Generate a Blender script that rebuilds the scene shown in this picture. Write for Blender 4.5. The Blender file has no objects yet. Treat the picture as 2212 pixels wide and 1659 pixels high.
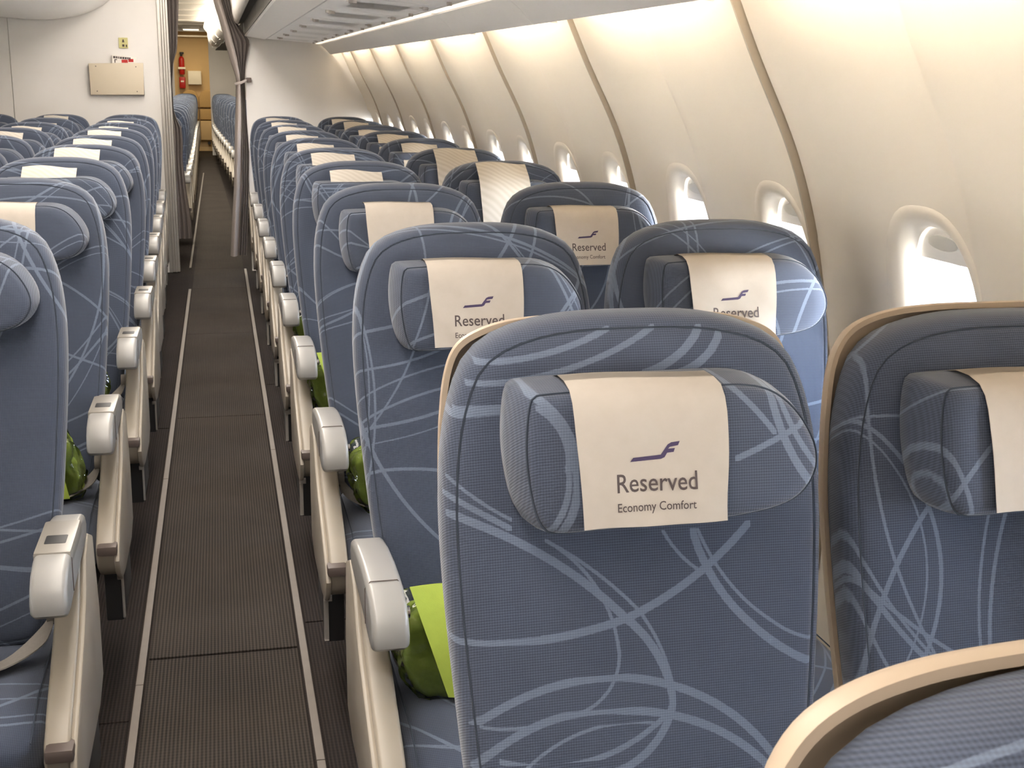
import bpy, bmesh, math, random
from mathutils import Vector, Matrix, noise
random.seed(7)
sc = bpy.context.scene
COL = sc.collection
R = math.radians

# ------------------------------------------------------------------ camera
FOC, PITCH, YAW, ROLL, EYE = 2700.0, 0.2350, 0.2288, 0.0125, 1.3792
def make_camera():
    cy, sy, cp, sp, cr, sr = math.cos(YAW), math.sin(YAW), math.cos(PITCH), math.sin(PITCH), math.cos(ROLL), math.sin(ROLL)
    F = Vector((sy*cp, cy*cp, -sp)); R0 = Vector((cy, -sy, 0)); U0 = Vector((sy*sp, cy*sp, cp))
    X = cr*R0 + sr*U0; Y = cr*U0 - sr*R0; Z = -F
    cam = bpy.data.cameras.new('camera'); o = bpy.data.objects.new('camera', cam); COL.objects.link(o)
    m = Matrix((X, Y, Z)).transposed().to_4x4(); m.translation = (0, 0, EYE); o.matrix_world = m
    cam.sensor_fit = 'HORIZONTAL'; cam.sensor_width = 36.0; cam.lens = 36.0*FOC/2212.0
    cam.clip_start = 0.02; cam.clip_end = 200
    cam.dof.use_dof = True; cam.dof.focus_distance = 1.7; cam.dof.aperture_fstop = 46.0
    sc.camera = o
make_camera()

# ------------------------------------------------------------------ light
vs = sc.view_settings
vs.view_transform = 'Standard'; vs.look = 'None'; vs.gamma = 1.0; vs.use_curve_mapping = False
vs.exposure = 0.4
w = bpy.data.worlds.new('sky'); sc.world = w; w.use_nodes = True
# bright overcast sky; lower half added brighter to throw light up under the bins
_n, _l = w.node_tree.nodes, w.node_tree.links
_tc = _n.new('ShaderNodeTexCoord'); _sp = _n.new('ShaderNodeSeparateXYZ'); _l.new(_tc.outputs['Generated'], _sp.inputs[0])
_rp = _n.new('ShaderNodeValToRGB'); _rp.color_ramp.elements[0].position = 0.46; _rp.color_ramp.elements[0].color = (1.0, 0.98, 0.94, 1)
_rp.color_ramp.elements[1].position = 0.54; _rp.color_ramp.elements[1].color = (0.30, 0.345, 0.41, 1)
_ma = _n.new('ShaderNodeMath'); _ma.operation = 'MULTIPLY_ADD'; _ma.inputs[1].default_value = 0.5; _ma.inputs[2].default_value = 0.5
_l.new(_sp.outputs[2], _ma.inputs[0]); _l.new(_ma.outputs[0], _rp.inputs[0]); _l.new(_rp.outputs[0], _n['Background'].inputs['Color'])
_n['Background'].inputs['Strength'].default_value = 115.0
def area(name, loc, rot, sx, sy, power, col):
    l = bpy.data.lights.new(name, 'AREA'); l.shape = 'RECTANGLE'; l.size = sx; l.size_y = sy; l.energy = power; l.color = col
    o = bpy.data.objects.new(name, l); o.location = loc; o.rotation_euler = rot; COL.objects.link(o); return o
WARM = (1.0, 0.92, 0.83)
area('ceiling_light_aisle', (-0.15, 4.2, 2.28), (0, 0, 0), 0.5, 9.5, 124, WARM)
area('ceiling_light_centre', (-1.9, 4.2, 2.28), (0, 0, 0), 0.5, 9.5, 100, WARM)
area('entry_door_daylight', (-0.3, -1.45, 1.15), (R(97), 0, 0), 3.0, 1.5, 12, (0.97, 0.97, 1.0))  # added fill behind the camera for seat fronts and bin undersides
area('ceiling_light_rear', (-0.25, 17.0, 2.31), (0, 0, 0), 0.45, 12, 230, (1.0, 0.90, 0.74))
area('ceiling_light_galley', (-0.45, 25.3, 2.3), (0, 0, 0), 0.8, 0.5, 13, (1.0, 0.80, 0.50))

# ------------------------------------------------------------------ materials
def srgb(r, g, b):
    f = lambda c: (c/255/12.92) if c/255 <= 0.04045 else ((c/255+0.055)/1.055)**2.4
    return (f(r), f(g), f(b), 1)
class NT:
    def __init__(s, name):
        s.m = bpy.data.materials.new(name); s.m.use_nodes = True; s.t = s.m.node_tree
        s.b = s.t.nodes['Principled BSDF']; s.out = s.t.nodes['Material Output']
    def n(s, typ, **kw):
        x = s.t.nodes.new(typ)
        for k, v in kw.items(): setattr(x, k, v)
        return x
    def l(s, a, b): s.t.links.new(a, b)
    def val(s, sock, v):
        if hasattr(v, 'is_linked') or isinstance(v, bpy.types.NodeSocket): s.l(v, sock)
        else: sock.default_value = v
    def math(s, op, a, b=0.0, c=None, clamp=False):
        x = s.n('ShaderNodeMath', operation=op); x.use_clamp = clamp
        s.val(x.inputs[0], a); s.val(x.inputs[1], b)
        if c is not None: s.val(x.inputs[2], c)
        return x.outputs[0]
    def mix(s, fac, a, b):
        x = s.n('ShaderNodeMix', data_type='RGBA'); s.val(x.inputs[0], fac)
        s.val(x.inputs[6], a); s.val(x.inputs[7], b); return x.outputs[2]
    def noise(s, vec, scale, detail=2.0, rough=0.5):
        x = s.n('ShaderNodeTexNoise'); x.inputs['Scale'].default_value = scale
        x.inputs['Detail'].default_value = detail; x.inputs['Roughness'].default_value = rough
        if vec is not None: s.l(vec, x.inputs['Vector'])
        return x.outputs[0]
    def coord(s): return s.n('ShaderNodeTexCoord').outputs['Object']
    def bump(s, h, strength, dist=0.001):
        x = s.n('ShaderNodeBump'); x.inputs['Strength'].default_value = strength; x.inputs['Distance'].default_value = dist
        s.l(h, x.inputs['Height']); s.l(x.outputs[0], s.b.inputs['Normal'])
def plain(name, col, rough=0.5, metal=0.0, spec=0.5, var=0.06, scale=30, bump=0.0, coat=0.0):
    k = NT(name); k.b.inputs['Roughness'].default_value = rough; k.b.inputs['Metallic'].default_value = metal
    k.b.inputs['Specular IOR Level'].default_value = spec; k.b.inputs['Coat Weight'].default_value = coat
    c = k.coord(); f = k.noise(c, scale, 3.0)
    dark = tuple(x*(1-var) for x in col[:3])+(1,); lite = tuple(min(1, x*(1+var)) for x in col[:3])+(1,)
    k.l(k.mix(f, dark, lite), k.b.inputs['Base Color'])
    if bump: k.bump(k.noise(c, scale*12, 1.0), bump, 0.0006)
    return k.m
def emit(name, col, st):
    k = NT(name); k.b.inputs['Base Color'].default_value = (0.9, 0.9, 0.9, 1)
    k.b.inputs['Emission Color'].default_value = col; k.b.inputs['Emission Strength'].default_value = st
    return k.m

# each arc of the woven pattern: centre x, centre z, radius, half width, and the x and z span it is drawn over
ARCS_BACK = [[-0.3297,0.5638,0.422,0.0042,-0.2016,-0.0238,0.8547,0.9679],[-0.1109,0.7533,0.134,0.0042,-0.0298,0.0251,0.7664,0.8607],[-0.0606,0.7867,0.0845,0.0042,-0.0612,0.0251,0.6992,0.7724],[-0.1624,1.351,0.5132,0.0042,-0.1996,-0.0219,0.8359,0.8596],[-0.1565,1.2199,0.3865,0.0042,-0.0279,0.1136,0.8536,0.9437],[-0.0518,0.5742,0.225,0.0042,-0.187,-0.0319,0.757,0.8016],[-0.0593,0.5653,0.2346,0.0042,-0.0379,0.1371,0.6951,0.8016],[-0.0569,0.5861,0.1808,0.0042,-0.186,-0.0269,0.7126,0.7678],[-0.0467,0.5287,0.2367,0.0042,-0.0329,0.1324,0.6838,0.7678],[0.2455,0.9915,0.2036,0.0042,0.0461,0.1137,0.836,0.9409],[0.303,1.0375,0.2764,0.0042,0.1077,0.1828,0.7871,0.842],[0.1193,0.9935,0.1152,0.0018,0.0154,0.0591,0.8942,0.941],[0.2629,1.024,0.225,0.0018,0.0523,0.135,0.8381,0.9405],[0.233,0.9659,0.1605,0.0018,0.129,0.1856,0.8105,0.8441],[-0.2973,0.5999,0.3885,0.0018,-0.1065,-0.0095,0.8611,0.9396],[-0.1608,0.7528,0.1855,0.0018,-0.0155,0.0237,0.7877,0.8671],[-0.1787,0.8127,0.1451,0.0018,-0.1027,-0.031,0.8211,0.9375],[-0.0913,0.8214,0.0574,0.0018,-0.0809,-0.031,0.7626,0.8271],[-0.1473,0.9608,0.2071,0.0018,-0.1769,-0.0749,0.7512,0.7686],[-0.1051,0.9025,0.1886,0.003,-0.1589,0.0154,0.717,0.758],[-0.0305,0.6033,0.1496,0.0018,-0.1379,0.005,0.7075,0.7523],[-0.1695,1.4556,0.345,0.003,-0.1678,-0.0284,1.1076,1.1424],[-0.1718,1.4787,0.3879,0.003,-0.178,0.0198,1.0879,1.1428],[-0.0215,1.203,0.1104,0.0042,0.0023,0.0708,1.093,1.1413],[0.0243,1.1665,0.0737,0.0042,0.0409,0.0924,1.0924,1.1349],[-0.1326,0.7588,0.3066,0.0042,-0.1943,-0.1309,1.0567,1.0683],[-0.1417,0.7442,0.3239,0.003,-0.1903,-0.1308,1.062,1.0711],[0.014,1.2474,0.3263,0.0018,-0.2003,-0.1385,0.9576,1.0018],[-0.7731,-0.1534,1.2724,0.003,-0.2028,-0.1388,0.9484,0.9855]]
ARCS_HEAD = [[-0.1634,1.0311,0.0719,0.0042,-0.1336,-0.0886,1.025,1.098],[-0.1673,1.0148,0.0769,0.0042,-0.1126,-0.0886,0.961,1.031],[-0.1534,1.0363,0.0554,0.003,-0.1266,-0.0956,1.025,1.086],[-0.1768,1.02,0.0786,0.003,-0.1246,-0.0956,0.961,1.031],[-0.3546,2.2267,1.2703,0.003,0.0684,0.1554,1.027,1.065],[0.273,1.1095,0.1642,0.0042,0.1064,0.1624,0.988,1.099],[-0.1408,0.8552,0.3198,0.003,0.0654,0.1134,1.05,1.1],[0.2933,1.1363,0.1812,0.003,0.1154,0.1694,1.004,1.092]]
_r = random.Random(11)
ARCS_CLOTH = []
for i in range(19):
    cx, cz, rad = _r.uniform(-0.7, 0.7), _r.uniform(0.1, 1.5), _r.uniform(0.25, 0.75)
    ARCS_CLOTH.append([cx, cz, rad, _r.choice([0.0030, 0.0024, 0.0018])])
    if i % 2 == 0: ARCS_CLOTH.append([cx+_r.uniform(-.03, .03), cz+_r.uniform(-.03, .03), rad+_r.uniform(-.012, .02), _r.choice([0.0012, 0.0018])])
GREY, LINE = srgb(66, 73, 88), srgb(98, 108, 125)
def fabric(name, arcs, shift=True, gusset=False):
    k = NT(name); k.b.inputs['Roughness'].default_value = 0.92; k.b.inputs['Specular IOR Level'].default_value = 0.15
    k.b.inputs['Sheen Weight'].default_value = 0.25; k.b.inputs['Sheen Roughness'].default_value = 0.5
    c = k.coord()
    sep = k.n('ShaderNodeSeparateXYZ'); k.l(c, sep.inputs[0])
    X, Y, Z = sep.outputs
    wob = k.noise(c, 420, 1.0)
    u = X; v = k.math('MULTIPLY_ADD', Y, 0.75, Z)
    if shift:
        at = k.n('ShaderNodeAttribute', attribute_type='OBJECT', attribute_name='pattern_shift')
        s2 = k.n('ShaderNodeSeparateXYZ'); k.l(at.outputs['Vector'], s2.inputs[0])
        u = k.math('ADD', u, s2.outputs[0]); v = k.math('ADD', v, s2.outputs[1])
    else: v = Z
    acc = None
    for a in arcs:
        dx = k.math('SUBTRACT', u, a[0]); dz = k.math('SUBTRACT', v, a[1])
        d = k.math('SQRT', k.math('MULTIPLY_ADD', dx, dx, k.math('MULTIPLY', dz, dz)))
        e = k.math('ABSOLUTE', k.math('SUBTRACT', d, a[2]))
        if len(a) > 4:
            e = k.math('ADD', e, k.math('GREATER_THAN', k.math('ABSOLUTE', k.math('SUBTRACT', u, (a[4]+a[5])/2)), (a[5]-a[4])/2))
            e = k.math('ADD', e, k.math('GREATER_THAN', k.math('ABSOLUTE', k.math('SUBTRACT', v, (a[6]+a[7])/2)), (a[7]-a[6])/2))
        e = k.math('SUBTRACT', e, a[3])
        acc = e if acc is None else k.math('MINIMUM', acc, e)
    acc = k.math('ADD', acc, k.math('MULTIPLY', k.math('SUBTRACT', wob, 0.5), 0.0016))
    mask = k.math('MULTIPLY_ADD', acc, -900.0, 0.5, clamp=True)
    # knit: fine ribs across, finer courses down
    rib = k.math('SINE', k.math('MULTIPLY', k.math('MULTIPLY_ADD', Y, 0.6, Z), 2*math.pi/0.0030))
    crs = k.math('SINE', k.math('MULTIPLY', X, 2*math.pi/0.0026))
    knit = k.math('MULTIPLY_ADD', k.math('ADD', rib, k.math('MULTIPLY', crs, 0.6 if not gusset else 0.15)), 0.32, 0.5)
    fleck = k.math('MULTIPLY_ADD', k.noise(c, 900, 1.0), 0.5, 0.25)
    big = k.math('MULTIPLY_ADD', k.noise(c, 9, 2.0), 0.3, 0.0)
    t = k.math('ADD', k.math('MULTIPLY', knit, 0.75), k.math('MULTIPLY', fleck, 0.35))
    lo = tuple(x*0.52 for x in GREY[:3])+(1,); hi = tuple(x*1.46 for x in GREY[:3])+(1,)
    base = k.mix(k.math('ADD', t, k.math('SUBTRACT', big, 0.15), clamp=True), lo, hi)
    llo = tuple(x*0.8 for x in LINE[:3])+(1,); lhi = tuple(x*1.2 for x in LINE[:3])+(1,)
    line = k.mix(t, llo, lhi)
    k.l(k.mix(mask, base, line), k.b.inputs['Base Color'])
    k.bump(knit, 0.35, 0.0008)
    return k.m
M = {}
M['cloth'] = fabric('patterned_cloth', ARCS_CLOTH)
M['cloth_back'] = fabric('patterned_cloth_back', ARCS_BACK, shift=False)
M['cloth_head'] = fabric('patterned_cloth_head', ARCS_HEAD, shift=False)
M['seam'] = plain('seam_thread', srgb(52, 60, 72), 0.95)
M['cream'] = plain('cream_plastic', srgb(150, 141, 128), 0.38, var=0.02)
M['arm'] = plain('light_grey_plastic', srgb(140, 138, 135), 0.3, var=0.02)
M['beige'] = plain('beige_shell_plastic', srgb(176, 158, 137), 0.45, var=0.02)
M['brown'] = plain('brown_plastic', srgb(84, 73, 68), 0.5)
M['black'] = plain('black_plastic', srgb(26, 25, 26), 0.55)
M['chrome'] = plain('polished_metal', srgb(205, 205, 208), 0.2, metal=1.0, var=0.02)
M['belt'] = plain('grey_webbing', srgb(128, 122, 116), 0.85, var=0.12, scale=160, bump=0.4)
M['wall'] = plain('wall_panel_plastic', srgb(228, 219, 204), 0.5, var=0.015, scale=12, bump=0.12)
M['bulk'] = plain('bulkhead_laminate', srgb(226, 223, 219), 0.6, var=0.02, scale=8, bump=0.1)
M['bin'] = plain('bin_plastic', srgb(238, 234, 228), 0.42, var=0.02, scale=10)
M['psu'] = plain('service_panel_plastic', srgb(234, 231, 228), 0.5, var=0.02, scale=10)
M['ceil'] = plain('ceiling_plastic', srgb(232, 228, 220), 0.6, var=0.01)
M['dark'] = plain('dark_gap', srgb(70, 66, 60), 0.8)
M['metal'] = plain('satin_metal', srgb(190, 186, 180), 0.35, metal=0.7)
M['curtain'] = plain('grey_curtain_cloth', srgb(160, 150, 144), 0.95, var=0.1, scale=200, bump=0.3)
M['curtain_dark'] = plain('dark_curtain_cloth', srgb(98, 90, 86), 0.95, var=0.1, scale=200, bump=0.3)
M['green'] = plain('lime_green_cloth', srgb(164, 182, 72), 0.8, var=0.1, scale=60, bump=0.3)
M['green_dark'] = plain('green_blanket_fleece', srgb(122, 140, 56), 0.95, var=0.2, scale=120, bump=0.6)
M['ink'] = plain('dark_violet_ink', srgb(58, 46, 78), 0.8, var=0.02)
M['ink_grey'] = plain('grey_brown_ink', srgb(72, 62, 62), 0.8, var=0.02)
M['tan'] = plain('tan_galley_laminate', srgb(206, 178, 132), 0.55, var=0.04, scale=6)
M['tan_pad'] = plain('tan_jump_seat_cloth', srgb(196, 164, 114), 0.85, var=0.05)
M['red'] = plain('red_enamel', srgb(176, 26, 20), 0.35)
M['white'] = plain('white_enamel', srgb(238, 234, 224), 0.4, var=0.02)
M['paper'] = plain('printed_paper', srgb(236, 230, 222), 0.8, var=0.02)
M['sign'] = plain('sign_yellow', srgb(196, 190, 132), 0.6)
M['pocket'] = plain('pocket_board', srgb(206, 194, 172), 0.5, var=0.02)
M['frame'] = plain('window_frame_plastic', srgb(236, 233, 230), 0.35, var=0.01)
M['gasket'] = plain('grey_gasket', srgb(172, 161, 145), 0.6, var=0.03)
M['slot'] = plain('vent_grey', srgb(170, 162, 154), 0.6)
M['arm_cover'] = plain('warm_grey_plastic', srgb(132, 127, 119), 0.35, var=0.02)
def thin_plastic(name, col, through):
    k = NT(name); t = k.n('ShaderNodeBsdfTranslucent'); t.inputs[0].default_value = col
    k.b.inputs['Base Color'].default_value = col; k.b.inputs['Roughness'].default_value = 0.5
    m = k.n('ShaderNodeMixShader'); m.inputs[0].default_value = through
    k.l(k.b.outputs[0], m.inputs[1]); k.l(t.outputs[0], m.inputs[2]); k.l(m.outputs[0], k.out.inputs[0]); return k.m
M['blind'] = thin_plastic('window_blind_plastic', srgb(214, 210, 204), 0.10)
M['grip'] = thin_plastic('blind_grip_plastic', srgb(240, 238, 232), 0.45)
M['outer'] = plain('outer_window_ring', srgb(150, 160, 182), 0.5, var=0.1)
M['track'] = plain('track_cover_plastic', srgb(100, 92, 84), 0.6, var=0.12, scale=25)
M['cove'] = emit('cove_lamp', (1.0, 0.88, 0.72, 1), 30.0)
M['lamp'] = emit('reading_lamp_diffuser', (1.0, 0.84, 0.66, 1), 0.85)
M['lamp_rear'] = emit('rear_lamp_diffuser', (1.0, 0.9, 0.7, 1), 1.0)

def cover_material(name, waves):
    k = NT(name); k.b.inputs['Roughness'].default_value = 0.85; k.b.inputs['Specular IOR Level'].default_value = 0.2
    c = k.coord(); a = srgb(184, 176, 166) if not waves else srgb(192, 186, 177)
    b = srgb(175, 166, 155) if not waves else srgb(181, 174, 163)
    f = k.noise(c, 55, 3.0)
    if waves:
        x = k.n('ShaderNodeTexWave', wave_type='BANDS', bands_direction='DIAGONAL'); x.inputs['Scale'].default_value = 22
        x.inputs['Distortion'].default_value = 5; x.inputs['Detail'].default_value = 0; x.inputs['Detail Scale'].default_value = 0.5
        k.l(c, x.inputs['Vector']); f = x.outputs['Fac']
    k.l(k.mix(f, a, b), k.b.inputs['Base Color'])
    k.bump(k.noise(c, 400, 2.0), 0.15, 0.0004)
    return k.m
M['cover'] = cover_material('cream_cover_paper', False)
M['cover_wave'] = cover_material('white_wavy_cover_paper', True)
def carpet(name, dark, lite):
    k = NT(name); k.b.inputs['Roughness'].default_value = 0.95; k.b.inputs['Specular IOR Level'].default_value = 0.1
    c = k.coord(); sep = k.n('ShaderNodeSeparateXYZ'); k.l(c, sep.inputs[0])
    s1 = k.math('SINE', k.math('MULTIPLY', sep.outputs[0], 2*math.pi/0.0085))
    s2 = k.math('SINE', k.math('MULTIPLY', sep.outputs[1], 2*math.pi/0.012))
    h = k.math('MULTIPLY_ADD', s1, 0.3, k.math('MULTIPLY_ADD', s2, 0.09, 0.42))
    h = k.math('ADD', h, k.math('MULTIPLY_ADD', k.noise(c, 3.0, 3.0), 0.5, -0.25), clamp=True)
    k.l(k.mix(h, dark, lite), k.b.inputs['Base Color']); k.bump(s1, 0.4, 0.002)
    return k.m
M['carpet'] = carpet('ribbed_brown_carpet', srgb(35, 32, 30), srgb(72, 65, 59))
M['carpet_side'] = carpet('ribbed_dark_carpet', srgb(28, 25, 24), srgb(53, 46, 43))
def clear(name, tint, refl):
    k = NT(name); t = k.n('ShaderNodeBsdfTransparent'); t.inputs[0].default_value = tint
    g = k.n('ShaderNodeBsdfGlossy'); g.inputs['Roughness'].default_value = 0.06
    m = k.n('ShaderNodeMixShader'); fr = k.n('ShaderNodeFresnel'); fr.inputs['IOR'].default_value = 1.45
    k.l(k.math('MULTIPLY', fr.outputs[0], refl), m.inputs[0]); k.l(t.outputs[0], m.inputs[1]); k.l(g.outputs[0], m.inputs[2])
    k.l(m.outputs[0], k.out.inputs[0]); return k.m
M['glass'] = clear('window_glass', (0.94, 0.96, 0.97, 1), 0.6)
M['film'] = clear('clear_plastic_film', (0.95, 0.96, 0.95, 1), 1.6)

# ------------------------------------------------------------------ mesh helpers
class MB:
    """Collects vertices and faces, then links them as one mesh object."""
    def __init__(s): s.v = []; s.f = []
    def add(s, v, f):
        b = len(s.v); s.v += [tuple(p) for p in v]; s.f += [[i+b for i in q] for q in f]
    def loft(s, rings, close=True, cap0=False, cap1=False):
        n = len(rings[0]); v = [p for r in rings for p in r]; f = []
        for a in range(len(rings)-1):
            for i in range(n if close else n-1):
                j = (i+1) % n
                f.append([a*n+i, a*n+j, (a+1)*n+j, (a+1)*n+i])
        if cap0: f.append(list(range(n))[::-1])
        if cap1: f.append([(len(rings)-1)*n+i for i in range(n)])
        s.add(v, f)
    def box(s, x0, x1, y0, y1, z0, z1, b=0.0):
        bm = bmesh.new(); bmesh.ops.create_cube(bm, size=1)
        for p in bm.verts: p.co = Vector(((x0+x1)/2+p.co.x*(x1-x0), (y0+y1)/2+p.co.y*(y1-y0), (z0+z1)/2+p.co.z*(z1-z0)))
        if b: bmesh.ops.bevel(bm, geom=bm.edges[:], offset=b, segments=2, affect='EDGES', profile=0.6)
        s.bm(bm)
    def bm(s, bm):
        bm.verts.index_update(); s.add([p.co for p in bm.verts], [[q.index for q in f.verts] for f in bm.faces]); bm.free()
    def prism(s, poly, axis, a, b, bev=0.0, seg=2):
        """poly of 2D points extruded along axis from a to b; axis x: (y,z), axis y: (x,z), axis z: (x,y)."""
        def P(p, t): return {'x': (t, p[0], p[1]), 'y': (p[0], t, p[1]), 'z': (p[0], p[1], t)}[axis]
        bm = bmesh.new(); A = [bm.verts.new(P(p, a)) for p in poly]; B = [bm.verts.new(P(p, b)) for p in poly]; n = len(poly)
        fa = bm.faces.new(A[::-1]); fb = bm.faces.new(B)
        for i in range(n): bm.faces.new((A[i], A[(i+1) % n], B[(i+1) % n], B[i]))
        bmesh.ops.recalc_face_normals(bm, faces=bm.faces[:])
        if bev: bmesh.ops.bevel(bm, geom=list({e for f in (fa, fb) for e in f.edges}), offset=bev, segments=seg, affect='EDGES', profile=0.5)
        s.bm(bm)
    def tube(s, path, r, n=8, closed=False):
        P = [Vector(p) for p in path]; rings = []
        for i, p in enumerate(P):
            if closed: d = P[(i+1) % len(P)]-P[i-1]
            else: d = P[min(i+1, len(P)-1)]-P[max(i-1, 0)]
            d.normalize(); u = d.orthogonal() if abs(d.y) > 0.95 else d.cross(Vector((0, 1, 0))); u.normalize(); w = d.cross(u)
            rr = r[i] if isinstance(r, (list, tuple)) else r
            rings.append([p+u*rr*math.cos(2*math.pi*k/n)+w*rr*math.sin(2*math.pi*k/n) for k in range(n)])
        if closed: rings.append(rings[0])
        s.loft(rings, True, not closed, not closed)
    def cyl(s, a, b, r, n=16): s.tube([a, b], r, n)
    def ribbon(s, path, width, thick=0.0012):
        """flat strap: path of (point, side vector)"""
        rings = []
        for i, (p, w) in enumerate(path):
            p, w = Vector(p), Vector(w).normalized()
            d = Vector(path[min(i+1, len(path)-1)][0])-Vector(path[max(i-1, 0)][0]); nrm = d.cross(w).normalized()
            rings.append([p+w*width/2+nrm*thick, p-w*width/2+nrm*thick, p-w*width/2-nrm*thick, p+w*width/2-nrm*thick])
        s.loft(rings, True, True, True)
    def build(s, name, mat, parent=None, smooth=30, loc=None):
        me = bpy.data.meshes.new(name); me.from_pydata([tuple(p) for p in s.v], [], s.f)
        bm = bmesh.new(); bm.from_mesh(me)
        bmesh.ops.remove_doubles(bm, verts=bm.verts[:], dist=1e-6)
        bmesh.ops.recalc_face_normals(bm, faces=bm.faces[:])
        for f in bm.faces: f.smooth = bool(smooth)
        if smooth:
            lim = R(smooth)
            for e in bm.edges:
                if len(e.link_faces) == 2 and e.calc_face_angle(0) > lim: e.smooth = False
        bm.to_mesh(me); bm.free(); me.materials.append(mat)
        o = bpy.data.objects.new(name, me); COL.objects.link(o)
        if parent is not None: o.parent = parent
        if loc is not None: o.location = loc
        return o
def tag(o, label=None, cat=None, group=None, kind=None):
    for k, v in (('label', label), ('category', cat), ('group', group), ('kind', kind)):
        if v: o[k] = v
    return o
def thing(name, label, cat, loc=(0, 0, 0), group=None, rz=0):
    o = bpy.data.objects.new(name, None); COL.objects.link(o); o.location = loc; o.rotation_euler = (0, 0, rz)
    o.empty_display_size = 0.05
    return tag(o, label, cat, group)
def struct(name, mb, mat, smooth=30): return tag(mb.build(name, mat, None, smooth), kind='structure')
def kids(o): return [c for c in bpy.data.objects if c.parent == o]
TREE = {}
def remember(root): TREE[root.name] = [(c, kids(c)) for c in kids(root)]
def clone(proto, loc, label, group=None, skip=(), rz=0, shift=None, rx=0):
    r = proto.copy(); COL.objects.link(r); r.location = loc; r.rotation_euler = (rx, 0, rz)
    r['label'] = label
    if group: r['group'] = group
    for c, gs in TREE[proto.name]:
        if c.name.split('.')[0] in skip: continue
        d = c.copy(); COL.objects.link(d); d.parent = r
        if shift: d['pattern_shift'] = [(shift[0]+0.37*len(c.name)+0.6) % 1.2-0.6, (shift[1]+0.23*len(c.name)+0.45) % 0.9-0.45, 0.0]
        for g in gs:
            e = g.copy(); COL.objects.link(e); e.parent = d
    return r
def interp(x, tab):
    if x <= tab[0][0]: return tab[0][1]
    for (a, p), (b, q) in zip(tab, tab[1:]):
        if x <= b: return p+(q-p)*(x-a)/(b-a)
    return tab[-1][1]
def smoothstep(t): t = max(0.0, min(1.0, t)); return t*t*(3-2*t)
def catmull(pts, n=8, closed=False):
    P = [Vector(p) for p in pts]; out = []; N = len(P)
    for i in range(N if closed else N-1):
        g = lambda k: P[k % N] if closed else P[max(0, min(N-1, k))]
        a, b, c, d = g(i-1), g(i), g(i+1), g(i+2)
        for k in range(n):
            t = k/n
            out.append(0.5*((2*b)+(c-a)*t+(2*a-5*b+4*c-d)*t*t+(3*b-3*c+d-a)*t**3))
    if not closed: out.append(P[-1])
    return out
def resample(pts, n):
    P = pts+[pts[0]]; L = [0.0]
    for a, b in zip(P, P[1:]): L.append(L[-1]+(b-a).length)
    out = []; j = 0
    for i in range(n):
        s = L[-1]*i/n
        while L[j+1] < s: j += 1
        out.append(P[j].lerp(P[j+1], (s-L[j])/max(1e-9, L[j+1]-L[j])))
    return out
def drop(root):
    for c, gs in TREE[root.name]:
        for g in gs: bpy.data.objects.remove(g)
        bpy.data.objects.remove(c)
    bpy.data.objects.remove(root)
def resamp2(poly): return poly

# ------------------------------------------------------------------ the airline seat
ZT, LEAN = 1.152, 0.21
def lean(x, y, z): return (x, y-(ZT-z)*LEAN, z)
HALF = [(0, 1.152), (0.045, 1.1515), (0.085, 1.148), (0.125, 1.139), (0.155, 1.125), (0.176, 1.104), (0.190, 1.070), (0.199, 1.030), (0.2035, 0.98), (0.204, 0.93), (0.201, 0.86), (0.195, 0.78), (0.186, 0.68), (0.174, 0.58), (0.162, 0.50), (0.150, 0.455), (0.13, 0.438), (0.07, 0.432), (0, 0.432)]
def outline(half, n=96):
    c = catmull([(x, 0, z) for x, z in half], 12)
    full = c+[Vector((-p.x, 0, p.z)) for p in c[-2:0:-1]]
    return resample(full, n)
OUT = outline(HALF)
def inset(pts, d):
    n = len(pts); r = []
    for i in range(n):
        t = pts[(i+1) % n]-pts[i-1]; t.normalize()
        r.append(pts[i]+Vector((-t.z, 0, t.x))*(-d) if True else None)
    return r
# outline runs clockwise seen from the front (+x then down): inward normal check
def inward(pts, d):
    a = inset(pts, d); c = sum((p.x for p in pts))/len(pts)
    b = inset(pts, -d)
    wa = max(p.x for p in a); wb = max(p.x for p in b)
    return a if (wa < wb) == (d > 0) else b
def backrest_mesh():
    m = MB(); rings = []
    for d, y in ((0.012, 0.060), (0.003, 0.056), (0, 0.045), (0, 0.022), (0.0025, 0.011), (0.007, 0.0045), (0.011, 0.0022), (0.0125, 0.0042), (0.014, 0.0020), (0.020, -0.0015), (0.034, -0.005)):
        rings.append([lean(p.x, y, p.z) for p in (inward(OUT, d) if d else OUT)])
    base = inward(OUT, 0.034)
    for s in (0.86, 0.7, 0.5, 0.3, 0.12):
        rings.append([lean(p.x*s, -0.005-0.011*(1-s*s), 0.80+(p.z-0.80)*s) for p in base])
    m.loft(rings, True, True, True)
    return m
SEAM = [Vector(lean(p.x, 0.0032, p.z)) for p in inward(OUT, 0.0125)]
SHELL_HALF = [(0, 1.157), (0.06, 1.1565), (0.115, 1.152), (0.155, 1.141), (0.180, 1.122), (0.195, 1.09), (0.203, 1.04), (0.2075, 0.98), (0.208, 0.93), (0.205, 0.86), (0.199, 0.78), (0.19, 0.68), (0.178, 0.58), (0.166, 0.50), (0.150, 0.45), (0.10, 0.436), (0, 0.432)]
SHELL_SMALL = [(0, 1.140), (0.05, 1.139), (0.10, 1.134), (0.138, 1.120), (0.162, 1.098), (0.178, 1.065), (0.187, 1.02), (0.192, 0.97), (0.193, 0.92), (0.191, 0.86), (0.185, 0.78), (0.177, 0.68), (0.165, 0.58), (0.154, 0.50), (0.142, 0.455), (0.10, 0.442), (0, 0.438)]
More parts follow.
